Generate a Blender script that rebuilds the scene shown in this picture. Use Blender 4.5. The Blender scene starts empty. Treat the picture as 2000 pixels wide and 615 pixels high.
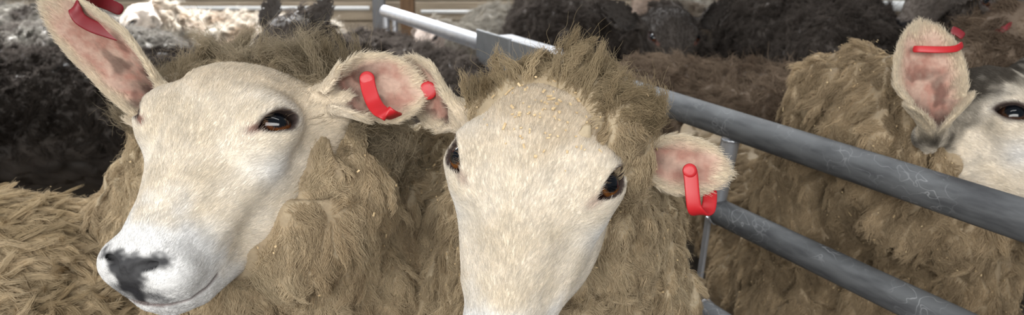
import bpy, math, time
import numpy as np
import openvdb
from mathutils import Matrix, Vector, kdtree

T0 = time.time()
ONLY = None
VQ = 1.0            # coarseness of the body grids
HAIR = 0.7          # overall amount of wool and fur
rng = np.random.default_rng(7)
col = bpy.context.scene.collection
A3 = lambda *a: np.array(a, float)

# ------------------------------------------------------------------ camera
CAM = A3(0, 0, 1.10)
PITCH = math.radians(15.0)
FWD = A3(0, math.cos(PITCH), -math.sin(PITCH))
UPV = A3(0, math.sin(PITCH), math.cos(PITCH))
RGT = A3(1, 0, 0)
FPX = 1732.0
CM = np.stack([RGT, FWD, UPV], 1)           # camera (right, depth, up) -> world


def P(px, py, Z):
    """world point seen at pixel (px, py) of the 2000x615 frame at depth Z"""
    return CAM + CM @ A3((px - 1000) / FPX * Z, Z, -(py - 307.5) / FPX * Z)


def cdir(r, d, u):
    v = CM @ A3(r, d, u)
    return v / np.linalg.norm(v)


def unit(v):
    v = np.asarray(v, float)
    return v / (np.linalg.norm(v, axis=-1, keepdims=True) + 1e-12)


# ------------------------------------------------------------------ noise
_perm = np.random.default_rng(3).permutation(256)
_perm = np.concatenate([_perm, _perm, _perm]).astype(np.int32)
_grad = unit(np.random.default_rng(5).normal(size=(256, 3))).astype(np.float32)


def noise(p):
    p = np.asarray(p, np.float32)
    i = np.floor(p).astype(np.int32)
    f = p - i
    i &= 255
    u = f * f * f * (f * (f * 6 - 15) + 10)
    out = 0
    for dx in (0, 1):
        wx = u[..., 0] if dx else 1 - u[..., 0]
        for dy in (0, 1):
            wy = u[..., 1] if dy else 1 - u[..., 1]
            for dz in (0, 1):
                wz = u[..., 2] if dz else 1 - u[..., 2]
                h = _perm[_perm[_perm[(i[..., 0] + dx) & 255] + ((i[..., 1] + dy) & 255)] + ((i[..., 2] + dz) & 255)]
                g = _grad[h]
                out = out + wx * wy * wz * (g[..., 0] * (f[..., 0] - dx) + g[..., 1] * (f[..., 1] - dy) + g[..., 2] * (f[..., 2] - dz))
    return out * 1.5


def fbm(p, o=3):
    s = 0
    a = 1.0
    for k in range(o):
        s = s + a * noise(p * (2 ** k) + 17.3 * k)
        a *= .5
    return s


# ------------------------------------------------------------------ signed distance fields
def smin(a, b, k):
    h = np.clip(.5 + .5 * (b - a) / k, 0, 1)
    return b * (1 - h) + a * h - k * h * (1 - h)


def smax(a, b, k):
    return -smin(-a, -b, k)


def sd_ell(p, c, r, R=None):
    q = p - np.asarray(c, np.float32)
    if R is not None:
        q = q @ np.asarray(R, np.float32)
    r = np.asarray(r, np.float32)
    k0 = np.linalg.norm(q / r, axis=-1)
    k1 = np.linalg.norm(q / (r * r), axis=-1) + 1e-9
    return k0 * (k0 - 1) / k1


def sd_cap(p, a, b, ra, rb):
    a = np.asarray(a, np.float32)
    b = np.asarray(b, np.float32)
    pa = p - a
    ba = b - a
    h = np.clip((pa @ ba) / (ba @ ba), 0, 1)
    return np.linalg.norm(pa - h[..., None] * ba, axis=-1) - (ra + (rb - ra) * h)


def grid_pts(lo, hi, vox):
    n = np.ceil((np.asarray(hi) - lo) / vox).astype(int) + 1
    g = [np.float32(lo[i]) + np.arange(n[i], dtype=np.float32) * np.float32(vox) for i in range(3)]
    X, Y, Z = np.meshgrid(*g, indexing='ij')
    return np.stack([X, Y, Z], -1), n


def slabwise(fn, lo, hi, vox, step=40):
    """evaluate fn(points) on a grid in slabs to keep memory low"""
    n = np.ceil((np.asarray(hi) - lo) / vox).astype(int) + 1
    out = np.empty(n, np.float32)
    gy = np.float32(lo[1]) + np.arange(n[1], dtype=np.float32) * np.float32(vox)
    gz = np.float32(lo[2]) + np.arange(n[2], dtype=np.float32) * np.float32(vox)
    for i in range(0, n[0], step):
        gx = np.float32(lo[0]) + np.arange(i, min(i + step, n[0]), dtype=np.float32) * np.float32(vox)
        X, Y, Z = np.meshgrid(gx, gy, gz, indexing='ij')
        out[i:i + step] = fn(np.stack([X, Y, Z], -1))
    return out


def mesh_from_field(F, lo, vox):
    g = openvdb.FloatGrid(3.0 * vox)
    g.copyFromArray(np.clip(F, -3 * vox, 3 * vox).astype(np.float32), tolerance=0.0)
    pts, quads = g.convertToQuads(isovalue=0.0)
    pts = np.asarray(pts, np.float64) * vox + np.asarray(lo)
    quads = np.asarray(quads, np.int64)[:, ::-1]
    # orientation check through the signed volume
    t = pts[quads]
    vol = np.einsum('ij,ij->i', np.cross(t[:, 1] - t[:, 0], t[:, 2] - t[:, 0]), t[:, 0]).sum()
    if vol < 0:
        quads = quads[:, ::-1]
    return pts, quads


def relax(v, q, it=2, lam=.5):
    e = np.concatenate([q[:, [0, 1]], q[:, [1, 2]], q[:, [2, 3]], q[:, [3, 0]]])
    for _ in range(it):
        s = np.zeros_like(v)
        c = np.zeros(len(v))
        for k in range(3):
            s[:, k] = np.bincount(e[:, 0], v[e[:, 1], k], len(v)) + np.bincount(e[:, 1], v[e[:, 0], k], len(v))
        c = np.bincount(e[:, 0], minlength=len(v)) + np.bincount(e[:, 1], minlength=len(v))
        v = v + lam * (s / np.maximum(c, 1)[:, None] - v)
    return v


def vnormals(v, q):
    n = np.cross(v[q[:, 2]] - v[q[:, 0]], v[q[:, 3]] - v[q[:, 1]])
    out = np.zeros_like(v)
    for k in range(3):
        for j in range(4):
            out[:, k] += np.bincount(q[:, j], n[:, k], len(v))
    return unit(out)


# ------------------------------------------------------------------ object helpers
def new_mesh(name, v, faces, mat=None, parent=None, colors=None, smooth=True):
    me = bpy.data.meshes.new(name)
    v = np.asarray(v, np.float32)
    if isinstance(faces, np.ndarray):
        me.vertices.add(len(v))
        me.vertices.foreach_set('co', v.ravel())
        k = faces.shape[1]
        me.loops.add(faces.size)
        me.loops.foreach_set('vertex_index', faces.astype(np.int32).ravel())
        me.polygons.add(len(faces))
        me.polygons.foreach_set('loop_start', (np.arange(len(faces)) * k).astype(np.int32))
        me.update(calc_edges=True)
        me.validate()
    else:
        me.from_pydata([tuple(map(float, a)) for a in v], [], faces)
        me.update()
    if smooth:
        me.polygons.foreach_set('use_smooth', np.ones(len(me.polygons), bool))
    if colors is not None:
        a = me.attributes.new('pig', 'FLOAT_COLOR', 'POINT')
        c4 = np.ones((len(v), 4), np.float32)
        c4[:, :3] = colors
        a.data.foreach_set('color', c4.ravel())
    if mat is not None:
        me.materials.append(mat)
    o = bpy.data.objects.new(name, me)
    col.objects.link(o)
    if parent is not None:
        o.parent = parent
    return o


def new_curves(name, pts, radii, colors, mat, parent=None):
    """pts (N,K,3)"""
    N, K, _ = pts.shape
    NHAIR[0] += N
    print('   hair', name, N)
    cu = bpy.data.hair_curves.new(name)
    cu.add_curves([K] * N)
    cu.attributes['position'].data.foreach_set('vector', pts.astype(np.float32).ravel())
    r = cu.attributes.get('radius') or cu.attributes.new('radius', 'FLOAT', 'POINT')
    r.data.foreach_set('value', radii.astype(np.float32).ravel())
    a = cu.attributes.new('pig', 'FLOAT_COLOR', 'CURVE')
    c4 = np.ones((N, 4), np.float32)
    c4[:, :3] = colors
    a.data.foreach_set('color', c4.ravel())
    cu.materials.append(mat)
    o = bpy.data.objects.new(name, cu)
    col.objects.link(o)
    if parent is not None:
        o.parent = parent
    return o


def tag(o, label=None, cat=None, group=None, kind=None):
    if label: o['label'] = label
    if cat: o['category'] = cat
    if group: o['group'] = group
    if kind: o['kind'] = kind
    return o


def srgb(r, g, b):
    c = np.array([r, g, b], float) / 255
    return np.where(c <= .04045, c / 12.92, ((c + .055) / 1.055) ** 2.4)


# ------------------------------------------------------------------ materials
def base_mat(name):
    m = bpy.data.materials.new(name)
    m.use_nodes = True
    nt = m.node_tree
    return m, nt, nt.nodes['Principled BSDF']


def simple_mat(name, rgb, rough=.6, metal=0.0, noise_amt=0.0, scale=20, bump=0.0, rgb2=None, stretch=None, spec=.5):
    m, nt, bs = base_mat(name)
    bs.inputs['Roughness'].default_value = rough
    bs.inputs['Metallic'].default_value = metal
    bs.inputs['Specular IOR Level'].default_value = spec
    tc = nt.nodes.new('ShaderNodeTexCoord')
    mp = nt.nodes.new('ShaderNodeMapping')
    nt.links.new(tc.outputs['Object'], mp.inputs['Vector'])
    if stretch: mp.inputs['Scale'].default_value = stretch
    nz = nt.nodes.new('ShaderNodeTexNoise')
    nz.inputs['Scale'].default_value = scale
    nz.inputs['Detail'].default_value = 5
    nt.links.new(mp.outputs[0], nz.inputs['Vector'])
    mx = nt.nodes.new('ShaderNodeMix')
    mx.data_type = 'RGBA'
    mx.inputs['A'].default_value = (*rgb, 1)
    mx.inputs['B'].default_value = (*(rgb2 if rgb2 is not None else rgb * .6), 1)
    rp = nt.nodes.new('ShaderNodeValToRGB')
    rp.color_ramp.elements[0].position = .42
    rp.color_ramp.elements[1].position = .68
    nt.links.new(nz.outputs['Fac'], rp.inputs[0])
    ml = nt.nodes.new('ShaderNodeMath')
    ml.operation = 'MULTIPLY'
    ml.inputs[1].default_value = noise_amt
    nt.links.new(rp.outputs[0], ml.inputs[0])
    nt.links.new(ml.outputs[0], mx.inputs['Factor'])
    nt.links.new(mx.outputs['Result'], bs.inputs['Base Color'])
    if bump:
        bp = nt.nodes.new('ShaderNodeBump')
        bp.inputs['Strength'].default_value = bump
        bp.inputs['Distance'].default_value = .002
        nt.links.new(nz.outputs['Fac'], bp.inputs['Height'])
        nt.links.new(bp.outputs[0], bs.inputs['Normal'])
    return m



def scratches(m, rgb):
    """thin pale scuff marks mixed over the base colour"""
    nt = m.node_tree
    bs = nt.nodes['Principled BSDF']
    src = bs.inputs['Base Color'].links[0].from_socket
    tc = nt.nodes.new('ShaderNodeTexCoord')
    fac = None
    for sc_, st_, th in ((26, (1, 1, 1), .006), (55, (1, .3, 1), .008)):
        mp = nt.nodes.new('ShaderNodeMapping'); mp.inputs['Scale'].default_value = st_
        nt.links.new(tc.outputs['Object'], mp.inputs['Vector'])
        nz = nt.nodes.new('ShaderNodeTexNoise'); nz.inputs['Scale'].default_value = sc_; nz.inputs['Detail'].default_value = 1.5
        nt.links.new(mp.outputs[0], nz.inputs['Vector'])
        a = nt.nodes.new('ShaderNodeMath'); a.operation = 'SUBTRACT'; a.inputs[1].default_value = .5
        nt.links.new(nz.outputs['Fac'], a.inputs[0])
        b = nt.nodes.new('ShaderNodeMath'); b.operation = 'ABSOLUTE'
        nt.links.new(a.outputs[0], b.inputs[0])
        c = nt.nodes.new('ShaderNodeMath'); c.operation = 'LESS_THAN'; c.inputs[1].default_value = th
        nt.links.new(b.outputs[0], c.inputs[0])
        if fac is None: fac = c
        else:
            d = nt.nodes.new('ShaderNodeMath'); d.operation = 'MAXIMUM'
            nt.links.new(fac.outputs[0], d.inputs[0]); nt.links.new(c.outputs[0], d.inputs[1]); fac = d
    pz = nt.nodes.new('ShaderNodeTexNoise'); pz.inputs['Scale'].default_value = 9
    nt.links.new(tc.outputs['Object'], pz.inputs['Vector'])
    mr = nt.nodes.new('ShaderNodeMapRange'); mr.inputs['From Min'].default_value = .45; mr.inputs['From Max'].default_value = .62
    mr.inputs['To Max'].default_value = .55
    nt.links.new(pz.outputs['Fac'], mr.inputs['Value'])
    ml = nt.nodes.new('ShaderNodeMath'); ml.operation = 'MULTIPLY'
    nt.links.new(fac.outputs[0], ml.inputs[0]); nt.links.new(mr.outputs[0], ml.inputs[1])
    mx = nt.nodes.new('ShaderNodeMix'); mx.data_type = 'RGBA'
    mx.inputs['B'].default_value = (*rgb, 1)
    nt.links.new(ml.outputs[0], mx.inputs['Factor'])
    nt.links.new(src, mx.inputs['A'])
    nt.links.new(mx.outputs['Result'], bs.inputs['Base Color'])


def skin_mat():
    m, nt, bs = base_mat('sheep_skin')
    at = nt.nodes.new('ShaderNodeAttribute')
    at.attribute_name = 'pig'
    nz = nt.nodes.new('ShaderNodeTexNoise')
    nz.inputs['Scale'].default_value = 260
    nz.inputs['Detail'].default_value = 4
    tc = nt.nodes.new('ShaderNodeTexCoord')
    nt.links.new(tc.outputs['Object'], nz.inputs['Vector'])
    mr = nt.nodes.new('ShaderNodeMapRange')
    mr.inputs['To Min'].default_value = .72
    mr.inputs['To Max'].default_value = 1.12
    nt.links.new(nz.outputs['Fac'], mr.inputs['Value'])
    mx = nt.nodes.new('ShaderNodeVectorMath')
    mx.operation = 'SCALE'
    nt.links.new(at.outputs['Color'], mx.inputs[0])
    nt.links.new(mr.outputs[0], mx.inputs['Scale'])
    nt.links.new(mx.outputs[0], bs.inputs['Base Color'])
    bs.inputs['Roughness'].default_value = .75
    bs.inputs['Specular IOR Level'].default_value = .25
    bp = nt.nodes.new('ShaderNodeBump')
    bp.inputs['Strength'].default_value = .35
    bp.inputs['Distance'].default_value = .002
    nt.links.new(nz.outputs['Fac'], bp.inputs['Height'])
    nt.links.new(bp.outputs[0], bs.inputs['Normal'])
    return m


def hair_mat(name, trans=.35):
    m = bpy.data.materials.new(name)
    m.use_nodes = True
    nt = m.node_tree
    nt.nodes.clear()
    out = nt.nodes.new('ShaderNodeOutputMaterial')
    at = nt.nodes.new('ShaderNodeAttribute')
    at.attribute_name = 'pig'
    hi = nt.nodes.new('ShaderNodeHairInfo')
    mr = nt.nodes.new('ShaderNodeMapRange')
    mr.inputs['To Min'].default_value = .82
    mr.inputs['To Max'].default_value = 1.12
    nt.links.new(hi.outputs['Random'], mr.inputs['Value'])
    sc = nt.nodes.new('ShaderNodeVectorMath')
    sc.operation = 'SCALE'
    nt.links.new(at.outputs['Color'], sc.inputs[0])
    nt.links.new(mr.outputs[0], sc.inputs['Scale'])
    d = nt.nodes.new('ShaderNodeBsdfDiffuse')
    t = nt.nodes.new('ShaderNodeBsdfTranslucent')
    mx = nt.nodes.new('ShaderNodeMixShader')
    mx.inputs[0].default_value = trans
    nt.links.new(sc.outputs[0], d.inputs['Color'])
    nt.links.new(sc.outputs[0], t.inputs['Color'])
    nt.links.new(d.outputs[0], mx.inputs[1])
    nt.links.new(t.outputs[0], mx.inputs[2])
    nt.links.new(mx.outputs[0], out.inputs[0])
    return m


def eye_mat():
    m, nt, bs = base_mat('sheep_eye')
    bs.inputs['Roughness'].default_value = .12
    bs.inputs['Coat Weight'].default_value = .25
    bs.inputs['Specular IOR Level'].default_value = .4
    bs.inputs['Coat Roughness'].default_value = .03
    at = nt.nodes.new('ShaderNodeAttribute')
    at.attribute_name = 'pig'
    nt.links.new(at.outputs['Color'], bs.inputs['Base Color'])
    return m


M_SKIN = skin_mat()
M_FUR = hair_mat('short_fur', .3)
M_WOOL = hair_mat('wool_fibre', .35)
M_EYE = eye_mat()
M_TAG = simple_mat('red_plastic', srgb(182, 32, 38), .42, noise_amt=.15, scale=60, rgb2=srgb(150, 22, 30))
M_TAGD = simple_mat('dull_red_plastic', srgb(120, 22, 32), .5, noise_amt=.2, scale=60, rgb2=srgb(70, 14, 22))
M_STEEL = simple_mat('worn_galvanised_pipe', srgb(102, 104, 106), .6, .15, .8, 14, .12, rgb2=srgb(68, 69, 72), stretch=(1, 1, 6), spec=.35)
scratches(M_STEEL, srgb(168, 170, 172))
M_BRIGHT = simple_mat('bright_galvanised_steel', srgb(205, 208, 214), .35, .7, .4, 30, .08, rgb2=srgb(165, 170, 178))

M_PLATE = simple_mat('grey_steel_plate', srgb(120, 122, 124), .6, .3, .5, 30, .1, rgb2=srgb(100, 102, 104))
M_WHITE = simple_mat('white_painted_steel', srgb(232, 232, 230), .5, 0, .2, 30, rgb2=srgb(205, 205, 200))

# ------------------------------------------------------------------ ear
def ear_samples(base, d, n, length, width, curl=1.0, bend=0.0, step=.0013, point=1.0, tube=.35):
    """leaf-shaped cupped shell. returns positions, u, v, outward(inside) normals"""
    d = unit(d)
    n = unit(n - d * (n @ d))
    s = np.cross(n, d)                       # side
    nu = int(length / step)
    P_, U, V, NN = [], [], [], []
    for i in range(nu + 1):
        u = i / nu
        # half width of the unrolled leaf
        w = width * .5 * (tube + (1 - tube) * math.sin(min(1, u / .48) * math.pi / 2) ** 1.2) if u < .48 else \
            width * .5 * max(0, 1 - ((u - .48) / .52) ** (2.3 * point)) ** .62
        ang = (1 - min(1, u / .55)) ** 1.3 * 2.3 * curl + .55 * curl * (1 - .5 * u) + .12      # half arc angle
        R = max(w, 1e-4) / max(ang if ang < 1.4 else ang * .8, .05)
        c = base + d * (u * length) - n * (bend * u * u * length)
        nv = max(3, int(2 * w * 1.25 / step))
        v = np.linspace(-1, 1, nv)
        th = v * ang
        pos = c + s * (R * np.sin(th))[:, None] + n * (R * (1 - np.cos(th)))[:, None]
        P_.append(pos)
        U.append(np.full(nv, u))
        V.append(v)
        NN.append(-s * np.sin(th)[:, None] + n * np.cos(th)[:, None])
    return np.concatenate(P_), np.concatenate(U), np.concatenate(V), np.concatenate(NN)


def splat(F, lo, vox, pts, rad, k):
    E = np.full(F.shape, 1.0, np.float32)
    w = int(math.ceil((rad.max() + k + 2 * vox) / vox))
    idx = np.round((pts - lo) / vox).astype(int)
    ar = np.arange(-w, w + 1)
    for p, i, r in zip(pts, idx, rad):
        a = np.maximum(i - w, 0)
        b = np.minimum(i + w + 1, F.shape)
        if np.any(b <= a): continue
        gx = (lo[0] + np.arange(a[0], b[0]) * vox - p[0]) ** 2
        gy = (lo[1] + np.arange(a[1], b[1]) * vox - p[1]) ** 2
        gz = (lo[2] + np.arange(a[2], b[2]) * vox - p[2]) ** 2
        dd = np.sqrt(gx[:, None, None] + gy[None, :, None] + gz[None, None, :]) - r
        sl = E[a[0]:b[0], a[1]:b[1], a[2]:b[2]]
        np.minimum(sl, dd, out=sl)
    m = E < .9
    F[m] = smin(F[m], E[m], k)
    return F


# ------------------------------------------------------------------ head shape (local: x right, -y face, +z poll)
ZK = A3(-.205, -.197, -.185, -.165, -.14, -.11, -.07, -.03, 0, .03, .053, .074, .091, .104)
YF = A3(.004, -.018, -.034, -.044, -.048, -.0505, -.0555, -.061, -.064, -.065, -.060, -.047, -.026, .005)
YB = A3(.010, .024, .033, .039, .043, .050, .065, .083, .093, .098, .100, .095, .08, .06)
WK = A3(.004, .020, .030, .0355, .035, .037, .045, .053, .059, .064, .067, .065, .054, .036)
NW = A3(1, .95, .92, .90, .86, .82, .80, .82, .85, .88, .9, .9, .9, .9)     # narrowing of the front
EYE_C = A3(.0515, -.034, .002)
EYE_R = .0174
EYE_OUT = unit(A3(.80, -.585, .08))          # optic axis of the +x eye


def head_field(p, kind='full'):
    x = np.abs(p[..., 0])
    y = p[..., 1]
    z = p[..., 2]
    yf = np.interp(z, ZK, YF).astype(np.float32)
    yb = np.interp(z, ZK, YB).astype(np.float32)
    w = np.interp(z, ZK, WK).astype(np.float32)
    nw = np.interp(z, ZK, NW).astype(np.float32)
    c = (yf + yb) / 2
    h = (yb - yf) / 2 + 1e-5
    t = (y - c) / h
    wn = w * (1 + (nw - 1) * np.clip(-t, 0, 1) ** 1.0)
    e = 2.35
    r = (np.abs(x / wn) ** e + np.abs(t) ** e) ** (1 / e)
    d = (r - 1) * np.minimum(wn, h) * .9
    d = np.maximum(d, np.maximum(ZK[0] - z, z - ZK[-1]) * .8)
    q = np.stack([x, y, z], -1).astype(np.float32)
    k = .014
    # brow and orbit
    d = smin(d, sd_ell(q, (.047, -.030, .016), (.022, .025, .022)), .018)
    d = smin(d, sd_ell(q, (.046, -.030, -.012), (.021, .022, .024)), .022)
    # cheek and jaw
    d = smin(d, sd_ell(q, (.034, .045, -.035), (.022, .038, .050)), .03)
    d = smin(d, sd_cap(q, (.022, .070, -.055), (.010, .034, -.163), .018, .011), .025)
    # facial crest
    d = smin(d, sd_cap(q, (.045, -.012, -.03), (.030, -.008, -.10), .010, .006), .022)
    # muzzle
    d = smin(d, sd_ell(q, (.018, -.017, -.172), (.021, .022, .024)), .012)
    d = smin(d, sd_ell(q, (.0, .022, -.182), (.016, .017, .017)), .010)
    d = smin(d, sd_ell(q, (.0, -.030, -.182), (.012, .013, .012)), .010)
    d = smin(d, sd_cap(q, (.0, .07, .05), (.0, .125, .03), .065, .065), .04)
    return d


def almond(q, c, out, up, length, tall):
    """q relative; almond-shaped prism along 'out' ; negative inside"""
    o = unit(out)
    u = unit(up - o * (up @ o))
    s = np.cross(u, o)
    r = q - c.astype(np.float32)
    a = r @ s.astype(np.float32)
    b = r @ u.astype(np.float32)
    w = r @ o.astype(np.float32)
    L = length / 2
    T = tall / 2
    R = (L * L + T * T) / (2 * T)
    d1 = np.sqrt(a * a + (b + (R - T)) ** 2) - R
    d2 = np.sqrt(a * a + (b - (R - T)) ** 2) - R
    return np.maximum(np.maximum(d1, d2), -w), a, b


def head_details(F, p, lid=1.0, eye_tilt=.55):
    """eyelids, nostrils, mouth. p is abs-x mirrored"""
    q = np.stack([np.abs(p[..., 0]), p[..., 1], p[..., 2]], -1).astype(np.float32)
    c = EYE_C
    up = unit(A3(0, -.25, 1) + eye_tilt * A3(0, 1, 0) * .0)
    shell = np.linalg.norm(q - c.astype(np.float32), axis=-1) - (EYE_R + .0028)
    F = smin(F, shell, .010)
    al, _, _ = almond(q, c, EYE_OUT, EYE_UP, .0412, .0182 * lid)
    inner = (EYE_R - .0012) - np.linalg.norm(q - c.astype(np.float32), axis=-1)
    cut = smax(al, inner, .0015)
    F = smax(F, -cut, .003)
    # nostrils : comma from the lower middle up and out
    a = A3(.0048, -.0335, -.1965)
    b = A3(.0105, -.0405, -.1845)
    e = A3(.0215, -.0335, -.1735)
    n1 = np.minimum(sd_cap(q, a, b, .0022, .0042), sd_cap(q, b, e, .0042, .0036))
    F = smax(F, -n1, .004)
    # alar rim above the nostril
    # philtrum and mouth
    ph = sd_cap(q, (0, -.040, -.188), (0, -.012, -.209), .0016, .0022)
    F = smax(F, -ph, .003)
    dm = mouth_dist(q[..., 1], q[..., 2]).astype(np.float32)
    F = smax(F, -np.maximum(dm - .0010, -(F + .0045)), .0030)
    return F


MLINE = [(-.014, -.216), (.002, -.199), (.009, -.186), (.016, -.168), (.022, -.148)]


def mouth_dist(y, z):
    d = np.full(np.shape(y), 1.0)
    for (ya, za), (yb, zb) in zip(MLINE[:-1], MLINE[1:]):
        dy, dz = yb - ya, zb - za
        h = np.clip(((y - ya) * dy + (z - za) * dz) / (dy * dy + dz * dz), 0, 1)
        d = np.minimum(d, np.hypot(y - ya - h * dy, z - za - h * dz))
    return d


EYE_UP = unit(A3(-.10, -1.7, 1.0))
MOUTH = [A3(0, -.004, -.207), A3(.010, .004, -.2015), A3(.020, .010, -.188), A3(.029, .018, -.168), A3(.035, .026, -.148)]


def lerp(a, b, t):
    return a + (b - a) * t[..., None]


def sstep(a, b, x):
    t = np.clip((x - a) / (b - a), 0, 1)
    return t * t * (3 - 2 * t)


def face_pigment(p, st):
    """colour of coat and bare skin in head-local coordinates"""
    q = np.stack([np.abs(p[:, 0]), p[:, 1], p[:, 2]], -1)
    n1 = fbm(p * 28 + st['seed'], 3)
    n2 = fbm(p * 90 + st['seed'], 2)
    c = np.tile(st['coat'], (len(p), 1))
    c = lerp(c, st['coat2'], np.clip(.5 + n1 * .9, 0, 1))
    # tan wash on the cheeks and forehead, white muzzle
    c = lerp(c, st['tan'], sstep(.0, .05, q[:, 2] + n1 * .02) * .55 * st.get('foretan', 1))
    c = lerp(c, st['tan'], sstep(.02, .075, q[:, 1] + n1 * .015) * sstep(-.16, -.1, q[:, 2]) * .65)
    c = lerp(c, st['white'], sstep(-.10, -.15, q[:, 2] + n1 * .02) * .9)
    # white under the eye
    c = lerp(c, st['white'], np.exp(-(((q - A3(.050, -.012, -.036)) / A3(.03, .02, .022)) ** 2).sum(1)) * .8)
    c = lerp(c, st['white'], np.exp(-(((q - A3(.050, -.030, .022)) / A3(.02, .02, .010)) ** 2).sum(1)) * .5)
    c = c * (1 + n2 * .12)[:, None]
    if st.get('blotch', 0):
        b = sstep(.05, .75, fbm(p * 55 + 5 + st['seed'], 4)) * sstep(-.03, .04, p[:, 2] + p[:, 1] * .5)
        c = lerp(c, st['dark'], b * st['blotch'])
    if st.get('topdark', 0):
        c = lerp(c, st['dark'], sstep(.012, .062, p[:, 2] + n1 * .035) * st['topdark'])
    # eye rim
    de = np.linalg.norm(q - EYE_C, axis=1)
    al, a, b = almond(q, EYE_C, EYE_OUT, EYE_UP, .0412, .0182)
    near = (de < .034) & ((q - EYE_C) @ EYE_OUT > 0)
    rim = np.where(near, 1 - sstep(.0006, .0030 * st.get('rimk', 1.0), al + n2 * .0008), 0)
    # tear stain running from the inner corner down the nose
    u_ = unit(EYE_UP - EYE_OUT * (EYE_UP @ EYE_OUT)); s_ = np.cross(u_, EYE_OUT)
    cor = EYE_C + unit(EYE_OUT * .010 - s_ * .0165) * .0195
    tr = 1 - sstep(.0, .006, sd_cap(q.astype(np.float32), cor, cor + A3(-.0065, -.006, -.013), .0022, .0008) + n2 * .002)
    dot_ = cor + A3(-.008, -.008, -.024)
    c = lerp(c, st['nose'] * 2.5, (1 - sstep(.002, .007, np.linalg.norm(q - dot_, axis=1) + n2 * .003)) * st.get('smudge', .0))
    c = lerp(c, st['stain'], tr * st.get('tear', .5))
    c = lerp(c, st['rim'], rim * .97)
    # nose leather
    ns = np.minimum(sd_cap(q.astype(np.float32), (.0, -.036, -.190), (.013, -.040, -.178), .0085, .005),
                    sd_cap(q.astype(np.float32), (.013, -.040, -.178), (.0225, -.0335, -.1715), .004, .004))
    ns = np.minimum(ns, sd_cap(q.astype(np.float32), (0, -.038, -.190), (0, -.012, -.207), .008, .006))
    dk = 1 - sstep(.001, .0085, ns + n2 * .005)
    c = lerp(c, st['nose'], dk * .95)
    # smudge on the upper lip and dark mouth line
    lip = 1 - sstep(.0, .014, sd_cap(q.astype(np.float32), (.002, -.020, -.203), (.015, -.006, -.195), .005, .004) + n2 * .006)
    c = lerp(c, st['nose'], lip * .65)
    ml = mouth_dist(q[:, 1], q[:, 2])
    c = lerp(c, st['lip'], (1 - sstep(.0008, .0040, ml)) * .8)
    up_ = sstep(.0, .012, ml) * sstep(.030, .008, ml) * (q[:, 1] < .03) * sstep(-.155, -.185, q[:, 2])
    c = lerp(c, st['nose'] * 2, sstep(.1, .5, fbm(p * 120 + 7, 2)) * up_ * .35)
    bare = np.clip(np.maximum(np.maximum(rim, dk), tr * .3), 0, 1)
    return np.clip(c, 0.003, 1), bare


def ear_pigment(u, v, inside, st, p):
    n1 = fbm(p * 60 + 3 + st['seed'], 3)
    rim = sstep(st.get('rimw', .70), .98, np.abs(v) + n1 * .12)
    rim = np.maximum(rim, sstep(.80, .95, u + n1 * .08))
    c = np.tile(st['earskin'], (len(u), 1))
    c = lerp(c, st['earpink'], np.clip(.5 + n1 * 1.3, 0, 1))
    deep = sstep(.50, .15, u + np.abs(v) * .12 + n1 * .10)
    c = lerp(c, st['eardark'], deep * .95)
    patch = sstep(.10, .5, fbm(p * 38 + 9 + st['seed'], 3)) * sstep(.80, .45, u)
    c = lerp(c, st['eardark'], patch * .6)
    c = lerp(c, st['earfur'], rim)
    out = np.tile(st['earfur'], (len(u), 1)) * (1 + n1 * .2)[:, None]
    c = lerp(out, c, inside)
    return np.clip(c, 0.003, 1), rim


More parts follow.
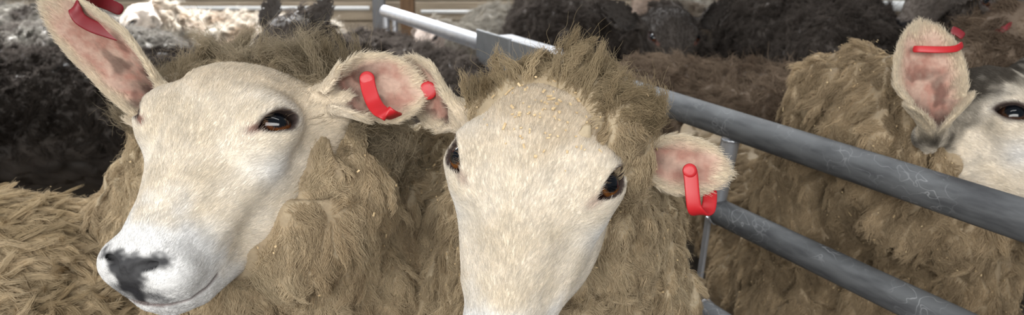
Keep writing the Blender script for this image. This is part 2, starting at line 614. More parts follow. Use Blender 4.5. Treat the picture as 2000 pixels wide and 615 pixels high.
def build_head(st, vox=.0016, details=True):
    """returns world-space vertices, quads, normals, colours, region info"""
    M = st['M']                              # 3x3 local->world
    o = st['o']
    S = np.ones(3) * st.get('scale', 1.0)
    Sm = S.mean()
    ears = []
    lo = A3(-.088, -.088, -.222)
    hi = A3(.088, .195, .15)
    for e in st['ears']:
        b = (M.T @ (e['base'] - o)) / S
        t = (M.T @ (e['tip'] - o)) / S
        n = M.T @ e['n']
        d = t - b
        L = np.linalg.norm(d)
        es = ear_samples(b, d, n, L, e['w'] / Sm, e.get('curl', 1), e.get('bend', 0), step=vox * .85 if details else vox, point=e.get('point', 1), tube=e.get('tube', .35))
        ears.append(es)
        e['root'] = (A3(.044 * np.sign(b[0]), .022, .050), b + d * .10 - unit(n) * e.get('rback', .004), *e.get('rr', (.026, .0155)))
        lo = np.minimum(lo, b - .02); hi = np.maximum(hi, b + .02)
        lo = np.minimum(lo, es[0].min(0) - .008)
        hi = np.maximum(hi, es[0].max(0) + .008)
    def fn(p):
        F = head_field(p)
        for e in st['ears']:
            F = smin(F, sd_cap(p, *e['root']), .02)
        if details:
            F = head_details(F, p)
        return F
    F = slabwise(fn, lo, hi, vox)
    for es in ears:
        rad = .0030 - .0010 * np.abs(es[2]) - .0006 * es[1]
        if details: rad = rad + .0016 * np.clip(np.sin(es[2] * 7.5 + es[1] * 4 + 1), 0, 1) * (1 - sstep(.35, .7, es[1])) * (np.abs(es[2]) < .8)
        F = splat(F, lo, vox, es[0], np.maximum(rad, .0013 if details else .0028) + (0 if details else .001), .007)
    v, q = mesh_from_field(F, lo, vox)
    v = relax(v, q, 2, .5)
    nl = vnormals(v, q)
    c, bare = face_pigment(v, st)
    eu = np.full(len(v), -1.0)
    ev = np.zeros(len(v))
    ei = np.zeros(len(v))
    for es in ears:
        kd = kdtree.KDTree(len(es[0]))
        for i, pnt in enumerate(es[0]): kd.insert(pnt, i)
        kd.balance()
        lo_e = es[0].min(0) - .012
        hi_e = es[0].max(0) + .012
        cand = np.where(np.all((v > lo_e) & (v < hi_e), axis=1))[0]
        for i in cand:
            _, j, dist = kd.find(v[i])
            if dist < .0085:
                eu[i] = es[1][j]; ev[i] = es[2][j]
                ei[i] = 1.0 if nl[i] @ es[3][j] > 0 else 0.0
                # depth test: on the face side of the shell
    m = eu >= 0
    if m.any():
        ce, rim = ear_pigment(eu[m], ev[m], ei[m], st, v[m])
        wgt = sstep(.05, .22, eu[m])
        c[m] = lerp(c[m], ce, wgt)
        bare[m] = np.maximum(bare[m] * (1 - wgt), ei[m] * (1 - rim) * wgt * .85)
    vw = o + (v * S) @ M.T
    return dict(v=vw, q=q, n=nl @ M.T, vl=v, c=c, bare=bare, eu=eu, ev=ev, ei=ei, M=M, o=o, S=S)


def frame_from(poll_dir, face_n):
    z = unit(poll_dir)
    y = -unit(face_n - z * (face_n @ z))
    x = np.cross(y, z)
    return np.stack([x, y, z], 1)


# ------------------------------------------------------------------ fleece body
def body_field(sp, wool):
    """sp: list of swept spheres [(p0,r0,p1,r1)], legs inside. wool: displacement parameters"""
    def fn(p):
        d = None
        ins = wool.get('inset', 0)
        for (a, ra, b, rb) in sp:
            c = sd_cap(p, a, b, max(ra - ins, .02), max(rb - ins, .02))
            d = c if d is None else smin(d, c, .06)
        s = wool
        g = unit(s['flow'])
        # stretched coordinates along the flow
        m = np.abs(d) < .03
        pm = p[m]
        w = pm + fbm(pm * 9 + s['seed'], 2)[..., None] * .02
        al = (w @ g.astype(np.float32))[..., None] * g.astype(np.float32)
        st = (w - al) / s['lw'] + al / s['ll']
        disp = np.zeros(d.shape, np.float32)
        sm = st.astype(np.float32)
        disp[m] = -np.exp(-(noise(sm * .45 + s['seed']) / .10) ** 2) * s.get('crack', .9) + .35 + noise(sm * .9 + 31) * .5 + noise(pm / .05 + 11) * .7
        return d - disp * s['amp']
    return fn


def legs_field(d, p, legs):
    for (a, b) in legs:
        mid = (A3(*a) + A3(*b)) / 2 + A3(0, 0, 0)
        d = smin(d, sd_cap(p, a, mid, .055, .032), .04)
        d = smin(d, sd_cap(p, mid, b, .030, .024), .02)
        d = smin(d, sd_cap(p, b, A3(*b) + A3(0, -.03, 0), .026, .02), .01)
    return d


def build_body(sp, wool, vox=.005, legs=None):
    vox = vox * VQ
    pts = np.array([s[0] for s in sp] + [s[2] for s in sp])
    r = max(max(s[1], s[3]) for s in sp) + .05
    lo = pts.min(0) - r
    hi = pts.max(0) + r
    if legs:
        lo[2] = 0.0 - .01
        for a, b in legs:
            lo[:2] = np.minimum(lo[:2], np.minimum(a[:2], b[:2]) - .06)
            hi[:2] = np.maximum(hi[:2], np.maximum(a[:2], b[:2]) + .06)
    f0 = body_field(sp, wool)
    def fn(p):
        d = f0(p)
        if legs: d = legs_field(d, p, legs)
        return np.maximum(d, .002 - p[..., 2])
    F = slabwise(fn, lo, hi, vox, 24)
    v, q = mesh_from_field(F, lo, vox)
    v = relax(v, q, 1, .4)
    n = vnormals(v, q)
    return v, q, n


def four_legs(hd, c, zb=.42, half=.30, wid=.11):
    hd = unit(A3(hd[0], hd[1], 0))
    s = A3(hd[1], -hd[0], 0)
    out = []
    for f in (half, -half):
        for g in (wid, -wid):
            a = A3(c[0], c[1], zb) + hd * f + s * g
            out.append((a, A3(a[0], a[1], .045)))
    return out


# ------------------------------------------------------------------ hair
def seen_weight(v, n, low=.05, margin=170):
    """sparser wool where no nearby viewpoint in front of the pens could see it"""
    q = (v - CAM) @ CM
    z = np.maximum(q[:, 1], .05)
    x = 1000 + FPX * q[:, 0] / z
    y = 307.5 - FPX * q[:, 2] / z
    inside = sstep(-margin - 150, -margin, x) * sstep(2150 + margin, 2000 + margin, x) * sstep(-margin - 150, -margin, y) * sstep(765 + margin, 615 + margin * .6, y)
    f = -(unit(v - CAM) * n).sum(1)
    return low + (1 - low) * inside * sstep(-.45, -.15, f) * (q[:, 1] > .05)


NHAIR = [0]


def sample_surface(v, q, n, c, dens, rg, wfun=None):
    """dens: hairs per square metre, wfun(vertex positions)-> weight 0..1 per vertex"""
    t = np.concatenate([q[:, [0, 1, 2]], q[:, [0, 2, 3]]])
    a = .5 * np.linalg.norm(np.cross(v[t[:, 1]] - v[t[:, 0]], v[t[:, 2]] - v[t[:, 0]]), axis=1)
    if wfun is not None:
        a = a * wfun[t].mean(1)
    tot = a.sum()
    N = int(tot * dens)
    if N < 1: return None
    cs = np.cumsum(a)
    ti = np.searchsorted(cs, rg.random(N) * tot)
    ti = np.minimum(ti, len(t) - 1)
    r1 = np.sqrt(rg.random(N)); r2 = rg.random(N)
    w = np.stack([1 - r1, r1 * (1 - r2), r1 * r2], 1)
    tt = t[ti]
    f = lambda arr: (arr[tt] * (w[..., None] if arr.ndim == 2 else w)).sum(1)
    return f(v), unit(f(n)), (f(c) if c is not None else None), tt[:, 0], f


def fur(name, v, q, n, c, dens, length, flow, parent, mat, rg, rad=.00022, elev=.35, K=4, w=None, jit=.35, curve=.5):
    """short lying coat. length, flow per vertex"""
    w = (1 if w is None else w) * seen_weight(v, n)
    s = sample_surface(v, q, n, c, dens * HAIR, rg, w)
    if s is None: return None
    p, nn, cc, _, f = s
    L = f(length) * rg.uniform(.65, 1.15, len(p))
    fl = f(flow) + rg.normal(size=p.shape) * jit
    fl = unit(fl - nn * (fl * nn).sum(1, keepdims=True))
    pts = np.empty((len(p), K, 3), np.float32)
    for k in range(K):
        t = k / (K - 1)
        e = elev * (1 - curve * t)
        pts[:, k] = p + (fl * t + nn * (e * t)) * L[:, None]
    r = np.empty((len(p), K), np.float32)
    for k in range(K): r[:, k] = rad * (1 - .75 * k / (K - 1))
    cc = cc * rg.normal(1, .07, (len(p), 1))
    return new_curves(name, pts, r, np.clip(cc, 0, 1), mat, parent)


def wool(name, v, q, n, c, parent, mat, rg, flow, w=None, lock_dens=7000, dens=900000, length=.035, lift=.55,
         clump=.75, rad=.00022, K=7, wave=.0016, wl=.010, frizz=.0012, spread=.35, colvar=.10, droop=.5, stray=.05, droot=.0):
    """locks of wool: guides on the surface, fibres gathered towards them"""
    w = (1 if w is None else w) * seen_weight(v, n)
    s = sample_surface(v, q, n, None, lock_dens, rg, w)
    if s is None: return None
    gp, gn, _, _, f = s
    NL = len(gp)
    gf = f(flow) + rg.normal(size=gp.shape) * spread
    gf = unit(gf - gn * (gf * gn).sum(1, keepdims=True))
    gb = np.cross(gn, gf)
    gl = length * rg.uniform(.6, 1.35, NL)
    gph = rg.uniform(0, 6.28, NL)
    gamp = wave * rg.uniform(.4, 1.6, NL)
    glift = lift * rg.uniform(.6, 1.5, NL)
    gside = rg.normal(0, .35, NL)
    gcol = rg.normal(1, colvar, NL)
    kd = kdtree.KDTree(NL)
    for i in range(NL): kd.insert(gp[i], i)
    kd.balance()
    p, nn, cc, _, _ = sample_surface(v, q, n, c, dens * HAIR, rg, w)
    N = len(p)
    near = np.fromiter((kd.find(x)[1] for x in p), np.int64, N)
    st = rg.random(N) < stray
    pts = np.empty((N, K, 3), np.float32)
    Lh = gl[near] * rg.uniform(.7, 1.1, N)
    c1 = np.where(st, .1, clump * rg.uniform(.8, 1.1, N))
    fz = rg.normal(size=(N, 3))
    off = p - gp[near]
    far = np.linalg.norm(off, axis=1)
    root = p - nn * droot
    for k in range(K):
        t = k / (K - 1)
        up = glift[near] * (t - droop * t * t)
        along = t ** 1.25
        wv = np.sin(gph[near] + t * Lh / wl * 6.28) * gamp[near] * min(1, t * 2.5)
        wv2 = np.cos(gph[near] * 1.7 + t * Lh / wl * 5.1) * gamp[near] * .7 * min(1, t * 2.5)
        G = gf[near] * (along * Lh)[:, None] + gn[near] * (up * Lh + wv2)[:, None] \
            + gb[near] * (wv + gside[near] * t * t * Lh)[:, None]
        c_ = c1 * (t ** .9)
        fzk = fz * (frizz * t * np.where(st, 5, 1))[:, None] + rg.normal(size=(N, 3)) * (frizz * .35 * min(1, t * 3))
        pts[:, k] = root + G - off * c_[:, None] + fzk
    r = np.empty((N, K), np.float32)
    for k in range(K): r[:, k] = rad * (1 - .6 * (k / (K - 1)) ** 2)
    r *= np.where(st, .6, 1)[:, None]
    cc = cc * gcol[near][:, None] * rg.normal(1, .05, (N, 1))
    return new_curves(name, pts, r, np.clip(cc, .002, 1), mat, parent)

# ================================================================== SHEEP
def eyeball(parent, H, side, iris=(96, 54, 26), name='eye'):
    """one glossy eyeball with a wide horizontal pupil"""
    M, o, S = H['M'], H['o'], H['S']
    c = EYE_C * A3(side, 1, 1)
    out = EYE_OUT * A3(side, 1, 1)
    up = EYE_UP * A3(side, 1, 1)
    up = unit(up - out * (up @ out))
    s = np.cross(up, out)
    nu, nv = 56, 40
    V, F = [], []
    for j in range(nv + 1):
        th = math.pi * j / nv
        for i in range(nu):
            ph = 2 * math.pi * i / nu
            V.append((math.cos(th), math.sin(th) * math.cos(ph), math.sin(th) * math.sin(ph)))
    for j in range(nv):
        for i in range(nu):
            F.append((j * nu + i, j * nu + (i + 1) % nu, (j + 1) * nu + (i + 1) % nu, (j + 1) * nu + i))
    V = np.array(V, float)
    a = V[:, 1]                                 # along the lid axis
    b = V[:, 2]
    f = V[:, 0]
    rr = np.sqrt(a * a + b * b)
    # corneal bulge
    bulge = 1 + .05 * np.exp(-(rr / .45) ** 2) * (f > 0)
    pos = (out * f[:, None] + s * a[:, None] + up * b[:, None]) * (EYE_R * bulge)[:, None] + c
    n1 = fbm(V * 6 + side, 2)
    col_ = np.tile(srgb(38, 22, 16), (len(V), 1))
    ir = (1 - sstep(.66, .76, rr)) * (f > 0)
    col_ = lerp(col_, srgb(*iris) * 1.0, ir)
    col_ = lerp(col_, srgb(*iris) * .5, ir * np.clip(.5 + n1, 0, 1))
    pu = (np.abs(a / .60) ** 3 + np.abs((b - .12) / .46) ** 3)
    col_ = lerp(col_, srgb(6, 9, 14), (1 - sstep(.85, 1.15, pu)) * (f > 0))
    w = o + (pos * S) @ M.T
    e = new_mesh(name, w, np.array(F), M_EYE, parent, np.clip(col_, 0.001, 1))
    return e


def merge(parts):
    V, Q, C, off = [], [], [], 0
    for v, q, c in parts:
        V.append(v); Q.append(q + off); C.append(c)
        off += len(v)
    return np.concatenate(V), np.concatenate(Q), np.concatenate(C)


WOOL_TAN = srgb(176, 158, 130)
WOOL_TAN2 = srgb(150, 130, 104)


def wool_color(v, c1, c2, seed, s=14):
    n = fbm(v * s + seed, 3)
    return lerp(np.tile(c1, (len(v), 1)), c2, np.clip(.5 + n, 0, 1))


def strap(name, pts, width, thick, wdir, parent, mat, knob=None):
    """flat moulded plastic loop following pts; wdir = direction of its width"""
    pts = np.array(pts, float)
    # Catmull-Rom refinement
    out = []
    n = len(pts)
    for i in range(n - 1):
        p0, p1, p2, p3 = pts[max(i - 1, 0)], pts[i], pts[i + 1], pts[min(i + 2, n - 1)]
        for t in np.linspace(0, 1, 9)[:-1]:
            out.append(.5 * ((2 * p1) + (-p0 + p2) * t + (2 * p0 - 5 * p1 + 4 * p2 - p3) * t * t + (-p0 + 3 * p1 - 3 * p2 + p3) * t ** 3))
    out.append(pts[-1])
    c = np.array(out)
    t = unit(np.gradient(c, axis=0))
    wd = np.tile(unit(wdir), (len(c), 1))
    wd = unit(wd - t * (wd * t).sum(1, keepdims=True))
    nn = np.cross(t, wd)
    m = 16
    V, F = [], []
    for i in range(len(c)):
        k = min(1, (min(i, len(c) - 1 - i) + .25) / 3.0)
        k = math.sqrt(max(0, 1 - (1 - k) ** 2))
        for j in range(m):
            a = 2 * math.pi * j / m
            ca, sa = math.cos(a), math.sin(a)
            x = math.copysign(abs(ca) ** .45, ca) * width / 2 * k
            y = math.copysign(abs(sa) ** .6, sa) * thick / 2 * max(k, .5)
            V.append(c[i] + wd[i] * x + nn[i] * y)
    for i in range(len(c) - 1):
        for j in range(m):
            F.append((i * m + j, i * m + (j + 1) % m, (i + 1) * m + (j + 1) % m, (i + 1) * m + j))
    F.append(tuple(range(m))[::-1])
    F.append(tuple((len(c) - 1) * m + j for j in range(m)))
    o = new_mesh(name, V, F, mat, parent)
    return o


def disc(name, c, axis, r, h, parent, mat, m=28):
    axis = unit(axis)
    u = unit(np.cross(axis, A3(.3, .2, .9)))
    w = np.cross(axis, u)
    V, F = [], []
    prof = [(0, -h / 2), (r * .85, -h / 2), (r, -h / 4), (r, h / 4), (r * .88, h / 2), (r * .5, h * .55), (0, h * .6)]
    for (rr, z) in prof:
        for j in range(m):
            a = 2 * math.pi * j / m
            V.append(c + axis * z + (u * math.cos(a) + w * math.sin(a)) * max(rr, 1e-5))
    for i in range(len(prof) - 1):
        for j in range(m):
            F.append((i * m + j, i * m + (j + 1) % m, (i + 1) * m + (j + 1) % m, (i + 1) * m + j))
    return new_mesh(name, V, F, mat, parent)


STYLE = dict(
    coat=srgb(226, 216, 200), coat2=srgb(214, 202, 182), tan=srgb(204, 188, 164), white=srgb(224, 224, 224),
    dark=srgb(60, 54, 48), rim=srgb(42, 26, 24), stain=srgb(120, 74, 62), nose=srgb(30, 30, 34), lip=srgb(120, 104, 100),
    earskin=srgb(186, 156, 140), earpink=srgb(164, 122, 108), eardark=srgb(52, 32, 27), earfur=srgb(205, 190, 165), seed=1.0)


def flow_face(H):
    """coat direction per vertex: from the nose back over the face, out along the ears"""
    v = H['vl']
    fl = np.stack([v[:, 0] * 4, .35 + 0 * v[:, 0], 1 + 0 * v[:, 0]], 1)
    fl[:, 1] += sstep(.02, .08, v[:, 1]) * 1.2
    fl[:, 2] -= sstep(.0, .08, v[:, 1]) * .8
    return unit(fl @ H['M'].T)


def near_sheep(key, st, sp, legs, wl, collar, fur_rad=.00022, iris=(92, 52, 24), top=None, body_vox=.005, face_dens=1500000):
    st = {**STYLE, **st}
    H = build_head(st, .0016)
    bv, bq, bn = build_body(sp, wl, body_vox, legs)
    bc = wool_color(bv, wl['c1'], wl['c2'], wl['seed'])
    legm = sstep(.36, .30, bv[:, 2])
    bc = lerp(bc, st['coat'] * .6, legm)
    v, q, c = merge([(H['v'], H['q'], H['c']), (bv, bq, bc * .8)])
    o = new_mesh('sheep', v, q, M_SKIN, None, c)
    for e in (1, -1):
        eyeball(o, H, e, st.get('iris', iris))
    # ---- coat on the face and ears
    hv = H['v']
    # how deep each head vertex is buried under the fleece
    f0 = body_field(sp, {**wl, 'amp': 0.0})
    dist = f0(hv.astype(np.float32))
    free = sstep(-.022, -.006, dist)
    wgt = free * np.clip(1 - H['bare'] * 1.2, 0, 1)
    de = np.linalg.norm(np.abs(H['vl']) * A3(1, 0, 0) + H['vl'] * A3(0, 1, 1) - EYE_C, axis=1)
    inner_ball = (de < EYE_R + .0004)
    wgt[inner_ball] = 0
    vl = H['vl']
    L = .0062 - .0036 * sstep(-.10, -.17, vl[:, 2]) - .002 * sstep(.03, .018, de)
    L = np.where(H['eu'] > 0, np.where(H['ei'] > .5, .0055, .0060), L)
    rimv = (H['eu'] > .12) & ((np.abs(H['ev']) > .78) | (H['eu'] > .86))
    L = np.where(rimv, .0085, L)
    fl = flow_face(H)
    me = H['eu'] > .05
    for k, e in enumerate(st['ears']):
        dd = unit(e['tip'] - e['base'])
        sel = me & (np.linalg.norm(hv - (e['base'] + e['tip']) / 2, axis=1) < np.linalg.norm(e['tip'] - e['base']) * .75)
        fl[sel] = unit(dd + H['n'][sel] * .2)
    rg = np.random.default_rng(int(st['seed'] * 10) + 1)
    cf = np.clip(H['c'] * 1.0, 0, 1) ** .78
    fur('coat', hv, H['q'], H['n'], cf, face_dens, L, fl, o, M_FUR, rg, rad=fur_rad, elev=.34, K=4, w=wgt, jit=.22)
    # ---- lashes
    lash(o, H, st, rg)
    # ---- fleece
    for z in wl['zones']:
        z = dict(z)
        w = z.pop('w')(bv) * sstep(.40, .46, bv[:, 2])
        flow = z.pop('flow')(bv)
        cc = wool_color(bv, z.pop('c1', wl['c1']), z.pop('c2', wl['c2']), wl['seed'] + 5, 20)
        hd = build_head_distance(H, bv)
        w = w * sstep(z.pop('face_gap', .000), z.pop('face_full', .008), hd)
        wool('fleece', bv, bq, bn, cc, o, M_WOOL, rg, flow, w=w, **z)
    return o, H, (bv, bq, bn)


def build_head_distance(H, pts):
    """approximate signed distance of world points to the head"""
    pl = ((pts - H['o']) @ H['M']) / H['S']
    return head_field(pl.astype(np.float32)) * np.mean(H['S'])


def lash(o, H, st, rg):
    M, oo, S = H['M'], H['o'], H['S']
    P_, n = [], 46
    for side in (1, -1):
        m = A3(side, 1, 1)
        out = EYE_OUT; up = unit(EYE_UP - out * (EYE_UP @ out)); s = np.cross(up, out)
        for i in range(n):
            a = rg.uniform(-.9, .9)
            L2, T2 = .0185, .0091
            R = (L2 * L2 + T2 * T2) / (2 * T2)
            b = math.sqrt(R * R - (a * L2) ** 2) - (R - T2)
            base = EYE_C + s * a * L2 + up * b
            base = EYE_C + unit(base + out * .012 - EYE_C) * (EYE_R + .0012)
            dr = unit(out * .9 + up * .25 + s * (a * .5 + .2) + rg.normal(size=3) * .15)
            ln = rg.uniform(.006, .011)
            k = np.linspace(0, 1, 5)[:, None]
            pts = base + dr * ln * k + (s * .25 - up * .35) * ln * k * k
            P_.append(oo + (pts * m * S) @ M.T)
    P_ = np.array(P_)
    r = np.tile(np.linspace(.00016, .00004, 5), (len(P_), 1))
    new_curves('eyelash', P_, r, np.tile(srgb(120, 104, 88), (len(P_), 1)), M_FUR, o)


def const_flow(*vs):
    vs = np.array(vs, float)
    return lambda v: np.tile(vs[0], (len(v), 1))


#==CUT==
def lo_all(v): return np.ones(len(v))


def add_tag(parent, pts, width, wdir, mat, thick=.0028, pin=None):
    t = strap('ear_tag', pts, width, thick, wdir, parent, mat)
    t['label'] = 'red plastic loop tag through the ear'
    if pin is not None:
        disc('tag_pin', pin[0], pin[1], pin[2], .003, t, mat)
    return t


# ---------------------------------------------------------------- sheep A: left of the middle
def hl(h, x, y, z):
    return h['o'] + h['M'] @ (A3(x, y, z) * h['scale'])


def radial(h, out=.35):
    def f(v):
        q = ((v - h['o']) @ h['M'])
        d = np.stack([q[:, 0] * 1.3, -.02 + 0 * q[:, 0], q[:, 2] - .01], 1)
        return unit(unit(d) @ h['M'].T)
    return f


def topw(h, v, a=.045, b=.070):
    q = ((v - h['o']) @ h['M']) / h['scale']
    return sstep(a, b, q[:, 2]) * sstep(.17, .12, q[:, 1])


def cpos(x, d, u): return CAM + CM @ A3(x, d, u)


def roll(a):
    a = math.radians(a)
    return np.array([[math.cos(a), 0, math.sin(a)], [0, 1, 0], [-math.sin(a), 0, math.cos(a)]])


def rotz(a):
    a = math.radians(a)
    return np.array([[math.cos(a), -math.sin(a), 0], [math.sin(a), math.cos(a), 0], [0, 0, 1]])


A = dict(M=CM @ np.array([[.959, .085, .269], [-.220, .822, .526], [-.176, -.564, .807]]) @ rotz(-9), o=cpos(-.2715, .8532, .0120), seed=1.0,
         tear=.9, rimk=2.0, rimw=.62, smudge=.9, foretan=1.3, scale=A3(1.22, .99, .845))
A['ears'] = [
    dict(base=P(632, 200, .848), tip=P(822, 154, .862), n=cdir(-.10, -.95, -.12), w=.078, curl=.85, bend=-.02, tube=.62, rr=(.028, .022), rback=.012),
    dict(base=hl(A, -.070, .020, .050), tip=P(84, -14, .90), n=cdir(-.35, -.72, -.60), w=.092, curl=.70, rr=(.036, .026), tube=.85, rback=.022),
]
A_sp = [(hl(A, .052, .078, .030), .050, hl(A, .046, .088, -.030), .050), (hl(A, .046, .088, -.030), .050, hl(A, .030, .092, -.062), .044), (hl(A, -.045, .095, .030), .062, hl(A, .036, .095, .015), .060), (hl(A, -.02, .105, -.02), .055, hl(A, .024, .100, -.035), .060), (hl(A, -.038, .030, .088), .052, hl(A, .034, .026, .084), .052), (P(345, 240, 1.16), .058, P(335, 430, 1.22), .085), (P(335, 430, 1.22), .085, P(590, 600, 1.12), .14), (hl(A, 0, .105, .085), .075, hl(A, 0, .135, .02), .088),
        (hl(A, 0, .135, .02), .088, P(610, 400, 1.06), .130), (P(610, 400, 1.06), .130, P(590, 600, 1.08), .155),
        (P(590, 600, 1.08), .155, A3(-.25, 1.18, .50), .155), (P(600, 600, 1.08), .14, A3(-.36, 1.45, .54), .17),
        (A3(-.36, 1.45, .54), .17, A3(-.58, 1.92, .52), .175)]
A_wl = dict(flow=(.1, -.1, -1), lw=.026, ll=.075, amp=.017, inset=.010, seed=2., c1=srgb(203, 186, 157), c2=srgb(173, 154, 126), zones=[
    dict(w=lambda v: sstep(1.6, 1.4, v[:, 1]) * (1 - topw(A, v)), flow=const_flow((.05, -.15, -1)), lock_dens=5500, dens=480000, length=.019,
         lift=.42, clump=.42, rad=.00028, spread=.22, colvar=.07, wave=.0012),
    dict(w=lambda v: topw(A, v), flow=const_flow((.2, -.3, .9)), lock_dens=7000, dens=650000, length=.030,
         lift=.8, clump=.5, rad=.00021, spread=.8, c1=srgb(165, 152, 130), c2=srgb(135, 122, 100), frizz=.003, stray=.2),
])

# ---------------------------------------------------------------- sheep B: the middle one
B = dict(M=CM @ np.array([[.973, .105, .207], [-.150, .964, .219], [-.176, -.244, .954]]), o=cpos(.0216, .784, -.0225), seed=4.0, foretan=1.6, rimw=.45, iris=(122, 76, 36),
         scale=A3(1.06, 1, .95))
B['ears'] = [
    dict(base=hl(B, .066, .022, .046), tip=P(1424, 338, .79), n=cdir(-.05, -.98, .05), w=.056, curl=.8, bend=-.0),
    dict(base=hl(B, -.068, .022, .052), tip=P(783, 132, .90), n=cdir(-.2, -.80, -.45), w=.066, curl=.8, bend=.0),
]
B_sp = [(P(885, 300, 1.18), .050, P(915, 330, 1.10), .062), (P(915, 330, 1.10), .062, P(945, 640, 1.05), .100), (hl(B, -.026, .010, .053), .043, hl(B, .045, .0, .048), .050), (hl(B, -.01, .004, .060), .046, hl(B, .015, .004, .060), .048), (hl(B, .005, .08, .045), .072, hl(B, .01, .15, .0), .100),
        (hl(B, .01, .15, .0), .100, P(1092, 430, 1.02), .120), (P(1092, 430, 1.02), .120, P(1066, 640, 1.05), .132),
        (P(1100, 640, 1.05), .145, A3(.05, 1.15, .50), .155), (P(1100, 640, 1.05), .145, A3(-.02, 1.36, .52), .165),
        (A3(-.02, 1.36, .52), .165, A3(-.19, 1.80, .52), .17)]
B_wl = dict(flow=(.05, -.1, -1), lw=.026, ll=.05, amp=.017, inset=.010, seed=6., c1=srgb(203, 186, 157), c2=srgb(171, 153, 125), zones=[
    dict(w=lambda v: sstep(1.6, 1.4, v[:, 1]) * (1 - topw(B, v)), flow=const_flow((.05, -.15, -1)), lock_dens=6500, dens=480000, length=.015,
         lift=.45, clump=.42, rad=.00028, spread=.45, colvar=.07, wave=.0014, wl=.014),
    dict(w=lambda v: topw(B, v), flow=radial(B), lock_dens=4200, dens=650000, length=.025,
         lift=.7, clump=.78, rad=.00021, spread=.35, c1=srgb(174, 157, 128), c2=srgb(142, 126, 100), frizz=.002, stray=.07),
])

# ---------------------------------------------------------------- sheep D: behind the gate on the right
D = dict(M=frame_from(cdir(-.55, .40, .73), cdir(.60, -.65, .47)), o=P(1958, 262, 1.203), seed=9.0, rimw=.5, rimk=2.4, iris=(58, 38, 26), blotch=.55, topdark=.97, dark=srgb(44, 39, 34), foretan=.2, tan=srgb(222, 208, 186),
         scale=A3(1.12, 1.12, 1.05), ears=[
    dict(base=P(1815, 290, 1.15), tip=P(1795, 44, 1.14), n=cdir(.10, -.98, .0), w=.104, curl=1.3, bend=0.0, tube=.2),
    dict(base=P(2040, 120, 1.36), tip=P(2120, 10, 1.42), n=cdir(.9, -.2, .4), w=.07),
])
D_sp = [(hl(D, -.045, .065, .075), .072, hl(D, -.01, .05, .10), .06), (P(1770, 265, 1.24), .065, P(1760, 380, 1.27), .075), (P(1760, 380, 1.27), .07, P(1860, 420, 1.27), .085), (hl(D, -.040, .095, .02), .075, hl(D, .040, .095, .02), .07), (hl(D, -.03, .105, -.05), .070, hl(D, .02, .100, -.05), .065), (hl(D, 0, .06, .11), .055, hl(D, 0, .12, .05), .085), (hl(D, 0, .10, .08), .085, P(1670, 215, 1.38), .10),
        (P(1670, 215, 1.38), .10, P(1640, 400, 1.50), .150), (P(1670, 215, 1.40), .10, P(1660, 150, 1.44), .055),
        (P(1900, 300, 1.36), .08, P(1850, 440, 1.42), .13), (P(1640, 400, 1.50), .150, P(1610, 600, 1.60), .165), (P(1850, 440, 1.42), .13, P(1800, 640, 1.45), .16),
        (P(1610, 600, 1.60), .165, A3(.52, 2.10, .50), .17)]
D_wl = dict(flow=(-.2, -.1, -1), lw=.032, ll=.07, amp=.020, inset=.026, seed=12., c1=srgb(190, 170, 140), c2=srgb(156, 138, 112), zones=[
    dict(w=lambda v: sstep(2.0, 1.7, v[:, 1]), flow=const_flow((-.35, -.1, -1)), lock_dens=4000, dens=260000, length=.019,
         lift=.45, clump=.5, rad=.00034, spread=.4, colvar=.07, wave=.0014),
])

# ---------------------------------------------------------------- sheep H: bottom left, only its fleece in view
Ho = A3(-1.50, 1.20, .86)
Hh = dict(M=frame_from(A3(.3, 0, .9), A3(-.9, -.1, .2)), o=Ho, seed=14.0, ears=[
    dict(base=Ho + A3(.0, -.07, .06), tip=Ho + A3(.03, -.17, .05), n=A3(-.9, 0, -.2), w=.06),
    dict(base=Ho + A3(.0, .07, .06), tip=Ho + A3(.03, .17, .05), n=A3(-.9, 0, -.2), w=.06)])
H_sp = [(A3(-.66, 1.13, .553), .181, A3(-1.15, 1.15, .57), .19), (A3(-1.15, 1.15, .57), .17, A3(-1.38, 1.19, .80), .09),
        (A3(-.67, 1.13, .54), .165, A3(-.68, 1.10, .45), .15)]
H_wl = dict(flow=(1, -.1, -.3), lw=.028, ll=.08, amp=.016, inset=.015, seed=22., c1=srgb(206, 188, 158), c2=srgb(174, 155, 124), zones=[
    dict(w=lambda v: sstep(-1.2, -1.0, v[:, 0]), flow=const_flow((1, -.25, .15)), lock_dens=8500, dens=480000, length=.038,
         lift=.42, clump=.6, rad=.0003, wave=.0012, wl=.03, spread=.28, colvar=.09),
])

near = {}
for key, st, sp, wl, hd, ctr, lab in (
        ('A', A, A_sp, A_wl, (-.4, .9), (-.44, 1.55), 'cream sheep in three-quarter view with a dark grey nose, beside the front-facing one'),
        ('B', B, B_sp, B_wl, (-.25, 1), (-.08, 1.50), 'cream sheep facing straight out with chaff on its forehead, next to the gate rails'),
        ('D', D, D_sp, D_wl, (0, 1), (.52, 1.85), 'cream sheep with dark blotched brow and one upright ear, behind the gate rails'),
        ('H', Hh, H_sp, H_wl, (1, 0), (-.92, 1.14), 'tan sheep showing only its shaggy rump, below the dark grey nose')):
    if ONLY and key not in ONLY: continue
    c, wl_ = ctr, wl
    o, Hd, Bd = near_sheep(key, st, sp, four_legs(hd, c, half=.27, wid=.09), wl_, None, face_dens=1100000 if key != 'H' else 100000)
    tag(o, lab, 'sheep', 'sheep crowded in the pens')
    near[key] = (o, Hd, Bd)
    print(key, 'eye +x', CM.T @ ((Hd['o'] + Hd['M'] @ (A3(.0646, -.0437, .003) * Hd['S'])) - CAM))
    print(key, round(time.time() - T0))


def tag_root_parent(k): return near[k][0]


